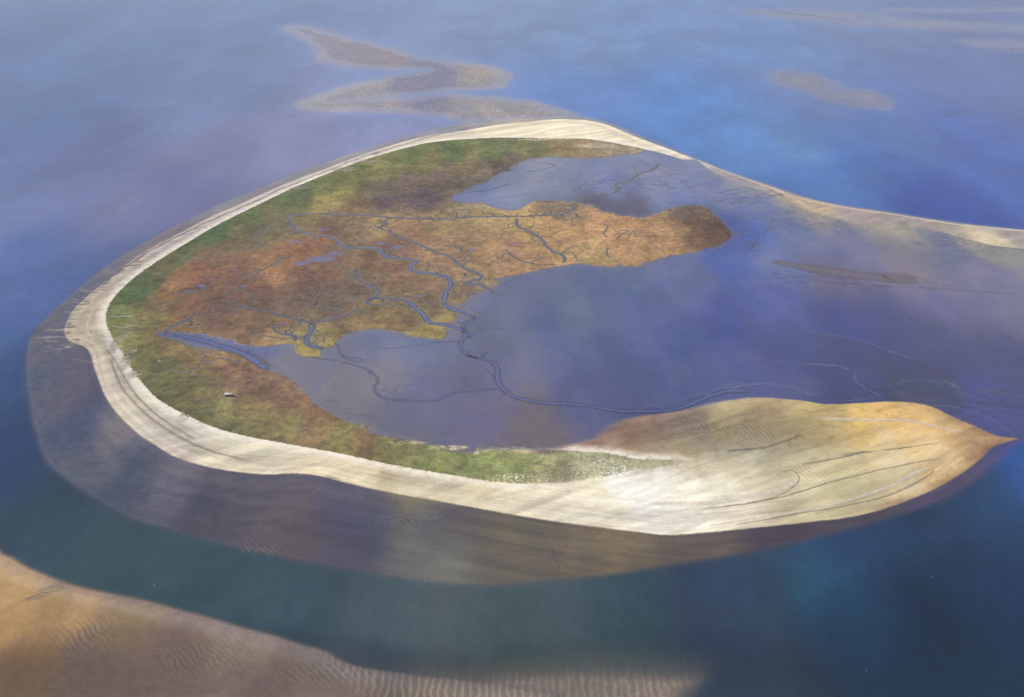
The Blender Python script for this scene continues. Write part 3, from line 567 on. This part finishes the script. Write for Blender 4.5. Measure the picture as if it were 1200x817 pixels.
CREEK = lambda: [('tidal_creek', M_LEVEE, 1.4, 4.6, .10), ('creek_bed_shade', M_BED_SHADE, .85, 1.9, .22), ('creek_water', M_WATER, .66, -.7, .34)]
THIN = lambda: [('tidal_creek', M_LEVEE, 1.6, 3.4, .10), ('creek_bed_shade', M_BED_SHADE, .9, .9, .22)]
MUDC = lambda: [('tidal_creek', M_DARKL, 1.7, 2.2, .10), ('creek_water', M_WATER, .6, 0, .22)]
PALE = lambda: [('sand_ridge', M_PALE, 1, 0, .12)]
DARK = lambda: [('runnel', M_DARKL, 1, 0, .12)]
FLATR = lambda: [('mud_ridge', M_FLATR, 1.3, 0, .12)]
SANDR = lambda: [('sand_ridge', M_SANDR, 1.4, 1, .12)]
BROWN = lambda: [('mud_bank', M_BROWN, 1, 0, .12)]
HOLLOW = lambda: [('sand_hollow', M_HOLLOW, 1.5, 1, .12)]
SHEEN = lambda: [('runnel', M_SHEEN, 1, 0, .14)]
LINES = [
 # top channel and its bend
 ('339,262 337,256 341,253 350,252 375,251 400,252 430,253 460,255 500,257 540,256 570,254 600,254 630,253 660,251 672,245 672,240 680,236 684,231 690,229 705,228 718,226 725,222 722,216 735,213 745,207 750,203 765,199 773,192', 8, 6, CREEK),
 ('338,262 345,268 355,273 370,276 385,278 393,281 400,287 410,291 430,291 445,293 450,299 460,303 475,304 487,306 483,311 480,316 488,319 505,321 520,325 528,331 527,337 523,343 520,351 521,357 530,362 545,367 558,373', 8, 20, CREEK),
 ('303,292 309,289 307,285 303,283 298,281 301,278 306,276 309,272 313,269 318,272 320,268 315,266 325,264 338,262', 3, 5, THIN),
 ('298,331 300,326 298,322 306,318 318,312 325,308 327,303 326,299', 4, 4, THIN),
 ('446,258 451,263 443,267 455,271 465,276 480,282 495,288 510,296 525,300 532,305 538,311 545,316 555,319 565,323 562,328 550,330 548,333 560,334 572,338 578,343', 3, 12, CREEK),
 ('606,256 606,263 610,268 620,272 630,277 637,283 640,289 648,295 657,298 662,303 660,308', 7, 7, CREEK),
 ('590,292 597,297 605,303 618,308 635,311 652,310', 3, 5, THIN),
 ('657,298 665,293 678,288', 3, 2, THIN),
 ('634,254 640,249 648,245', 3, 2, THIN), ('627,246 634,249 640,250', 2, 2, THIN),
 ('418,314 417,320 421,328 430,334 441,340 444,344 436,350 430,355 436,357 445,358', 5, 9, CREEK),
 ('430,352 445,350 460,350 475,352 483,358 492,366 498,373 503,378 515,380 530,383 545,389', 8, 22, CREEK),
 ('445,359 453,356 460,351', 3, 4, THIN),
 ('300,323 262,357 273,352', 1, 1, None),
 ('272,355 285,360 300,363 315,366 330,370 345,374 360,378 368,380', 4, 8, CREEK),
 ('368,380 366,388 360,396 359,401 365,406 380,409', 13, 16, CREEK),
 ('368,379 380,376 395,372 408,369 419,363 419,358', 9, 3, CREEK),
 ('405,368 395,362 375,359 355,356 335,353', 4, 2, THIN),
 ('430,353 405,348 380,344 355,340', 3, 2, THIN),
 ('194,392 196,386 205,382 220,375 233,368 238,366', 8, 3, CREEK),
 ('180,366 190,360 200,355 210,348', 3, 2, THIN), ('198,343 210,345 225,344 240,338 255,331', 3, 2, THIN),
 ('345,400 344,394 330,392 322,388 321,382 330,381', 9, 4, CREEK),
 ('342,396 330,397 305,394 290,392', 3, 2, THIN), ('345,396 355,395', 4, 3, THIN),
 ('236,424 245,425 253,421 263,421 275,424 285,422', 3, 4, THIN), ('298,428 307,426 313,425', 4, 6, THIN),
 ('197,434 215,437 235,441', 3, 2, THIN), ('500,306 503,311 500,318', 2, 3, THIN), ('462,298 466,301 466,304', 2, 3, THIN),
 ('480,332 490,336 497,341 497,350', 2, 3, THIN), ('210,300 240,303 265,305 285,303', 2, 2, THIN), ('225,310 250,300 258,295', 2, 2, THIN),
 ('390,305 400,316 425,318 460,325', 1.5, 1.5, THIN), ('260,330 280,340 300,346 330,350', 2, 2, THIN), ('205,398 228,409 262,417', 2, 2, THIN),
 ('720,272 735,270 727,276 722,282', 1.5, 1.5, THIN), ('705,262 712,266 708,274 712,279', 3, 2, THIN), ('712,290 711,297 716,303', 3, 2, THIN),
 # creeks over the lagoon mud
 ('558,373 545,380 543,388 546,393 541,400 539,408 548,416 560,420 575,423 582,432 583,444 588,455 600,464 620,470 645,473 670,474 700,478 730,482 760,482 790,480 812,473 830,465 850,459 880,458', 7, 16, MUDC),
 ('400,424 415,428 430,433 440,440 443,447 438,454 442,462 455,468 480,470 505,470 520,466 535,460 555,458 583,456', 4, 6, MUDC),
 ('545,415 560,420 572,413', 6, 4, MUDC), ('393,401 397,408 399,415 405,420 418,424', 3, 3, MUDC), ('398,417 425,421 415,425', 2.5, 2.5, MUDC),
 ('540,400 520,401 500,402', 2.5, 2, MUDC),
 ('545,389 552,393 548,397', 10, 6, MUDC), ('360,418 380,421 400,423', 4, 4, MUDC),
 ('850,459 870,452 900,450 930,455 960,465', 14, 6, SHEEN), ('800,476 822,468 835,458 850,452 880,449', 8, 8, SHEEN),
 ('735,483 755,479 775,472', 3, 3, FLATR), ('757,481 762,476 768,474', 4, 5, FLATR), ('688,475 695,479', 4, 2, FLATR),
 ('775,466 800,466 820,464', 3, 2, FLATR), ('840,457 870,451 890,450', 3, 3, FLATR),
 ('930,390 960,393 990,398 1020,406 1045,416 1070,424 1095,436 1115,448', 4, 14, DARK), ('932,388 960,391 992,396 1022,404 1048,414 1075,422', 2.5, 4, FLATR),
 ('1040,412 1062,418 1085,430 1110,446 1125,456', 4, 8, FLATR), ('1050,415 1065,404', 3, 3, DARK),
 ('850,412 880,418 910,422 940,427 970,428 1000,433', 4, 6, SHEEN), ('940,426 960,427 985,431 1001,436', 3, 3, FLATR),
 ('970,438 990,443 1000,449 1015,458 1030,465 1060,466', 5, 4, DARK), ('1000,436 1003,446 1010,452 1030,463 1038,468', 4, 4, FLATR),
 ('1050,447 1080,446 1105,450 1125,458', 5, 4, SHEEN), ('1120,455 1128,462 1122,466', 3, 3, FLATR), ('1125,456 1140,462 1160,466 1180,472', 5, 4, DARK),
 ('1130,462 1150,468 1175,472', 3, 2, FLATR), ('985,471 1005,468 1030,466', 3, 2, FLATR), ('990,466 1010,465 1060,467 1100,474', 3, 2, DARK),
 ('1090,476 1120,478 1150,486 1175,500 1190,512', 4, 3, FLATR), ('1130,474 1155,478 1180,488', 5, 4, SHEEN), ('1140,384 1170,392 1200,404 1240,415', 4, 8, DARK), ('1130,382 1165,388 1195,397', 3, 3, FLATR),
 ('900,320 930,324 965,330 1000,333 1040,336 1080,338 1120,340 1200,346', 6, 5, DARK),
 # light and dark lines near the eastern end of the spit
 ('815,187 840,198 870,209 905,221 940,234 990,244 1040,251 1090,259 1140,266 1210,272', 8, 12, PALE),
 ('905,222 925,231 945,242 952,245', 5, 10, PALE), ('900,222 920,233 940,244', 5, 4, DARK), 
  ('850,222 852,216 860,213', 8, 6, FLATR), ('848,224 870,220 885,223', 5, 5, DARK), ('866,232 862,226 872,222 890,224', 5, 5, FLATR),
 ('780,222 810,219 850,216', 4, 3, DARK), ('745,226 790,232 830,230', 4, 3, SHEEN), ('672,186 690,180 715,174 740,170', 5, 4, FLATR), ('700,186 720,180 745,176', 4, 4, FLATR),
 ('848,292 865,283 875,270 880,258', 8, 5, SHEEN), ('810,300 840,294 862,280', 6, 5, SHEEN), ('870,300 885,285 888,268', 6, 4, DARK), ('895,275 905,262 905,255', 6, 3, DARK),
 ('1040,18 1100,17 1200,15 1300,14', 24, 26, DARK), ('1085,34 1110,34 1135,33', 16, 16, DARK), ('1180,58 1210,57', 18, 14, DARK), ('900,14 950,18 1000,26', 20, 16, DARK),
 # wave-built lines on the sand
 ('820,598 870,592 920,583 960,570 990,562 1030,552 1060,546 1100,538', 3, 3, HOLLOW),
 ('830,617 900,606 960,595 1000,586 1040,572 1070,556 1085,548', 4, 9, SANDR), ('860,616 940,602 1000,592 1050,578 1085,560 1095,550', 3, 3, HOLLOW),
 ('870,592 910,583 928,573 936,563 930,553 915,555', 2, 2, HOLLOW), ('760,592 830,590 880,582 920,572 932,562', 8, 18, SANDR),
 ('940,546 965,541 985,538 1010,532 1030,529', 4, 4, HOLLOW), ('983,537 995,534 1012,531 1022,532', 9, 6, HOLLOW), ('1050,529 1060,525 1070,527', 2, 2, HOLLOW), ('1000,536 1015,533', 4, 3, SANDR), ('1030,529 1050,527 1080,523 1100,520', 3, 2, HOLLOW),
 ('960,492 1010,493 1060,494 1100,502 1130,508', 10, 6, SANDR), ('850,530 900,525 940,510', 8, 6, HOLLOW), 
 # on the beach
 ('108,408 112,420 118,440 126,455 138,475 155,495 180,512 210,530', 3, 4, SANDR), ('130,420 136,440 148,462 170,485 200,507 240,527 290,541', 4, 6, HOLLOW),
 ('122,350 108,368 103,380 105,393 112,403', 3, 3, SANDR), ('124,408 140,432 150,450 165,470 190,492 230,517', 3, 4, HOLLOW), ('78,399 92,401 103,403', 5, 5, SANDR), ('103,404 110,406', 5, 4, HOLLOW),
 ('130,372 148,371 158,373', 3, 2, SANDR), ('128,382 145,384 158,381', 2, 1.5, SANDR), ('62,409 80,408 90,404', 3, 3, HOLLOW), ('85,420 105,425 113,428', 3, 3, HOLLOW),
 # seaward flats
 ('150,575 200,580 240,578 275,568', 6, 3, DARK), ('240,575 262,572 280,566', 2, 3, FLATR), ('386,560 372,570 358,580 345,587', 3, 2, DARK), ('388,562 374,572 362,582', 2, 2, FLATR), ('335,563 352,570 366,574', 2, 4, DARK), ('380,558 400,563', 5, 3, DARK),
 ('645,640 652,655 655,672', 5, 4, DARK), ('560,600 600,606 650,614 700,620 760,627 800,629 850,626 900,620 960,612 1000,606', 3, 3, DARK), ('230,566 262,572 300,573', 2, 2, DARK),
 ('38,697 60,688 80,685', 7, 10, HOLLOW), ('28,704 45,700 62,694', 10, 6, HOLLOW), ('150,812 200,806 260,812', 14, 12, HOLLOW), ('25,705 45,697 70,690 80,688', 6, 3, DARK), ('788,797 805,796 820,796', 2, 1.5, DARK),
 ('205,393 222,396 240,400 262,407 285,415 300,424 315,434', 12, 30, MUDC), ('395,404 410,397 430,392 455,393 480,400 505,404', 8, 12, SHEEN), ('440,409 470,407 500,404', 4, 6, DARK),
 ('118,336 140,318 165,301 195,284 225,269 260,253 295,238 330,222 365,208 400,194 435,181 475,169 515,158 550,150', 14, 12, DARK), ('60,352 45,378 40,395', 20, 12, DARK),
 ('560,236 590,232 620,226', 10, 14, SHEEN), ('545,226 575,222 600,215', 10, 10, DARK), ('620,190 650,193 640,198 615,202', 12, 8, DARK), ('560,245 585,238 600,240', 8, 8, SHEEN),
 ('905,306 930,311 960,316 1000,322 1040,326 1075,328', 45, 75, BROWN), ('1030,322 1042,327 1048,330', 12, 12, PALE),
]
for i, (ln, a, b, kd) in enumerate(LINES):
    if kd is None: continue
    root, g = ribbon(ln, a, b, kd(), wig=4.0 if kd in (CREEK, THIN) else (6.0 if kd in (DARK, FLATR, SHEEN) else 1.5), seed=i * 3.1)
    if kd in (CREEK, THIN) and len(g) > 22:
        tw = twigs(g, 11, lambda q: grid_val(s_marsh, q) > 10, 40, 190, 3.6)
        if tw: strips('creek_branch', M_LEVEE, tw, 1.5, 2.2, .08).parent = root; strips('creek_branch_bed_shade', M_BED_SHADE, tw, 1.0, .5, .20).parent = root
    elif kd is MUDC and len(g) > 40:
        tw = twigs(g, 15, lambda q: grid_val(s_marsh, q) < -5 and grid_val(s_sand, q) < -10, 50, 200, 2.0)
        if tw: strips('creek_branch', M_DARKL, tw, 1.2, .6, .09).parent = root

# ------------------------------------------------------------------ things
def mesh_obj(name, verts, faces, mat, parent=None, smooth_=False):
    me = bpy.data.meshes.new(name); me.from_pydata([tuple(v) for v in verts], [], faces); me.materials.append(mat)
    if smooth_:
        for p in me.polygons: p.use_smooth = True
    ob = bpy.data.objects.new(name, me); col.objects.link(ob); ob.parent = parent; return ob
BOXF = [(0, 1, 3, 2), (4, 6, 7, 5), (0, 4, 5, 1), (2, 3, 7, 6), (0, 2, 6, 4), (1, 5, 7, 3)]
class MB:
    def __init__(s): s.v = []; s.f = []
    def box(s, x0, x1, y0, y1, z0, z1):
        k = len(s.v); s.v += [(x, y, z) for x in (x0, x1) for y in (y0, y1) for z in (z0, z1)]; s.f += [tuple(k + i for i in f) for f in BOXF]; return s
    def lathe(s, prof, n=14, cx=0, cy=0):
        k = len(s.v); m = len(prof)
        for r, z in prof:
            for i in range(n): s.v.append((cx + r * math.cos(2 * math.pi * i / n), cy + r * math.sin(2 * math.pi * i / n), z))
        for j in range(m - 1):
            for i in range(n): s.f.append((k + j * n + i, k + j * n + (i + 1) % n, k + (j + 1) * n + (i + 1) % n, k + (j + 1) * n + i))
        s.f.append(tuple(k + i for i in range(n))[::-1]); s.f.append(tuple(k + (m - 1) * n + i for i in range(n))); return s
    def gable(s, x0, x1, y0, y1, z0, h, th=.18):
        k = len(s.v); ym = (y0 + y1) / 2
        for x in (x0, x1):
            s.v += [(x, y0, z0), (x, ym, z0 + h), (x, y1, z0), (x, y0, z0 + th), (x, ym, z0 + h + th), (x, y1, z0 + th)]
        for a, b in ((0, 1), (1, 2), (4, 3), (5, 4)): s.f.append((k + a, k + b, k + 6 + b, k + 6 + a))
        s.f += [(k, k + 6, k + 9, k + 3), (k + 2, k + 5, k + 11, k + 8)]
        for e in (0, 6): s.f += [(k + e, k + e + 3, k + e + 4, k + e + 1), (k + e + 1, k + e + 4, k + e + 5, k + e + 2)]
        return s
    def make(s, name, mat, parent=None, sm=False): return mesh_obj(name, s.v, s.f, mat, parent, sm)
def empty(name, loc, rz=0, label=None, cat=None, group=None):
    o = bpy.data.objects.new(name, None); col.objects.link(o); o.location = loc; o.rotation_euler = (0, 0, rz)
    o['label'] = label; o['category'] = cat
    if group: o['group'] = group
    return o
M_WHITE = simple_mat('white_boards', (.80, .77, .74), .6, .4, .08, 1.2)
M_BLUEG = simple_mat('blue_grey_boards', (.40, .41, .55), .6, .4, .1, 1.2)
M_ROOFL = simple_mat('pale_roof_felt', (.62, .58, .56), .7, .3, .1, .8)
M_ROOFD = simple_mat('grey_roof_felt', (.36, .36, .46), .7, .3, .12, .8)
M_WOOD = simple_mat('weathered_wood', (.10, .08, .07), .8, .3, .25, 2.0)
M_GLASS = simple_mat('window_glass', (.03, .035, .045), .08, .8, .05, 1.0)
M_BUOY = simple_mat('buoy_paint', (.42, .44, .50), .4, .5, .06, 2.0)
def stilt_hut(name, px, py, rz, W_, D_, stilt, wall_h, roof_h, mw, mr, label, rail=True):
    g = ground(px, py, .8); z = float(z_at(np.array([g]))[0])
    r = empty(name, (g[0], g[1], z - .05), R(rz), label, 'hut')
    x0, x1, y0, y1 = -W_ / 2, W_ / 2, -D_ / 2, D_ / 2
    for x in (x0 + .3, 0, x1 - .3):
        for y in (y0 + .3, y1 - .3): MB().box(x - .14, x + .14, y - .14, y + .14, -.3, stilt).make('stilt', M_WOOD, r)
    MB().box(x0 - 1.0, x1 + .5, y0 - 1.3, y1 + 1.0, stilt, stilt + .2).make('deck', M_WOOD, r)
    wl = MB().box(x0, x1, y0, y1, stilt + .2, stilt + .2 + wall_h).make('wall', mw, r)
    MB().gable(x0 - .35, x1 + .35, y0 - .4, y1 + .4, stilt + .2 + wall_h - .05, roof_h).make('roof', mr, r)
    for x in ((x0 + W_ * .25, x0 + W_ * .72) if W_ > 5 else (x0 + W_ * .3,)):
        wn = MB().box(x - .6, x + .6, y0 - .06, y0 - .004, stilt + 1.1, stilt + 2.1).make('window', M_WOOD, r)
        MB().box(x - .5, x + .5, y0 - .09, y0 - .063, stilt + 1.2, stilt + 2.0).make('pane', M_GLASS, wn)
    dr = MB().box(x1 + .004, x1 + .06, -.5, .5, stilt + .22, stilt + 2.2).make('door', M_WOOD, r)
    MB().box(x1 + .063, x1 + .12, .3, .36, stilt + 1.1, stilt + 1.25).make('handle', M_GLASS, dr)
    if rail:
        mb = MB()
        for x in np.linspace(x0 - .95, x1 + .45, 6): mb.box(x - .04, x + .04, y0 - 1.28, y0 - 1.2, stilt + .2, stilt + 1.2)
        mb.box(x0 - .95, x1 + .45, y0 - 1.29, y0 - 1.19, stilt + 1.2, stilt + 1.28); mb.make('railing', M_WOOD, r)
    st = MB()
    for i in range(8): st.box(x0 - 1.0 - .28 * (i + 1), x0 - 1.0 - .28 * i - .03, -.5, .5, stilt - (i + 1) * stilt / 9, stilt - (i + 1) * stilt / 9 + .08)
    st.make('stairs', M_WOOD, r)
    return r
stilt_hut('stilt_hut', 266.3, 463.8, 4, 8.0, 4.6, 2.2, 2.6, 1.3, M_WHITE, M_ROOFL, 'white hut on stilts in the green marsh grass, left of the blue grey hut')
h2 = stilt_hut('stilt_hut', 271.0, 464.0, -3, 4.4, 5.0, 2.6, 2.9, 1.5, M_BLUEG, M_ROOFD, 'small blue grey hut on stilts in the marsh grass, right beside the white hut', False)
MB().lathe([(.16, 0), (.10, 8.6)], 8, -1.0, 3.2).make('mast', M_ROOFL, h2)
for px, py, lb in ((181, 686, 'small pale marker buoy in the channel above the sandbank at lower left'),
                   (498.5, 682, 'small pale marker buoy at the edge of the purple mud below the beach'),
                   (1092, 677, 'small pale marker buoy on dark blue water below the pointed sand spit'),
                   (1015, 786, 'small pale marker buoy on the darkest water near the bottom right')):
    g = ground(px, py)
    r = empty('marker_buoy', (g[0], g[1], 0), rng.random() * 3, lb, 'buoy', 'marker buoys floating in the channel')
    MB().lathe([(.2, -.4), (.6, -.25), (.7, .05), (.6, .4), (.25, .6), (.1, .7)], 14).make('float', M_BUOY, r, True)
    MB().lathe([(.07, .7), (.06, 2.0)], 8).make('staff', M_BUOY, r)
    MB().lathe([(.05, 1.9), (.3, 2.0), (.3, 2.35), (.05, 2.45)], 10).make('topmark', M_BUOY, r)

# ------------------------------------------------------------------ clouds above, air below
def vol_mat(name, den, colr, an=0.0):
    m, t = new_mat(name); pv = t.node('ShaderNodeVolumePrincipled'); pv.inputs['Density'].default_value = den
    pv.inputs['Color'].default_value = (*colr, 1); pv.inputs['Anisotropy'].default_value = an
    o = t.node('ShaderNodeOutputMaterial'); t.link(pv.outputs[0], o.inputs['Volume']); return m
for ctr, (a, b, c), den in cloud_list():
    mb = MB(); n, k = 24, 12
    prof = [(max(1e-4, math.sin(math.pi * j / k)), -math.cos(math.pi * j / k)) for j in range(k + 1)]
    mb.lathe(prof, n)
    ob = mb.make('cloud', vol_mat('cloud_puff', den, (1, 1, 1), .3)); ob.data.transform(__import__('mathutils').Matrix.Diagonal((a, b, c, 1))); ob.location = ctr; ob['kind'] = 'structure'
def box_mesh(name, lo, hi):
    me = bpy.data.meshes.new(name)
    me.from_pydata([(x, y, z) for x in (lo[0], hi[0]) for y in (lo[1], hi[1]) for z in (lo[2], hi[2])], [], BOXF); return me
hz = bpy.data.objects.new('haze', box_mesh('haze', (-40000, -40000, -7), (40000, 40000, 1130))); col.objects.link(hz); hz['kind'] = 'stuff'
hz['label'] = 'thin blue haze in the air over the flats'
hz.data.materials.append(vol_mat('haze', HAZE_SIG, (.80, .88, 1)))
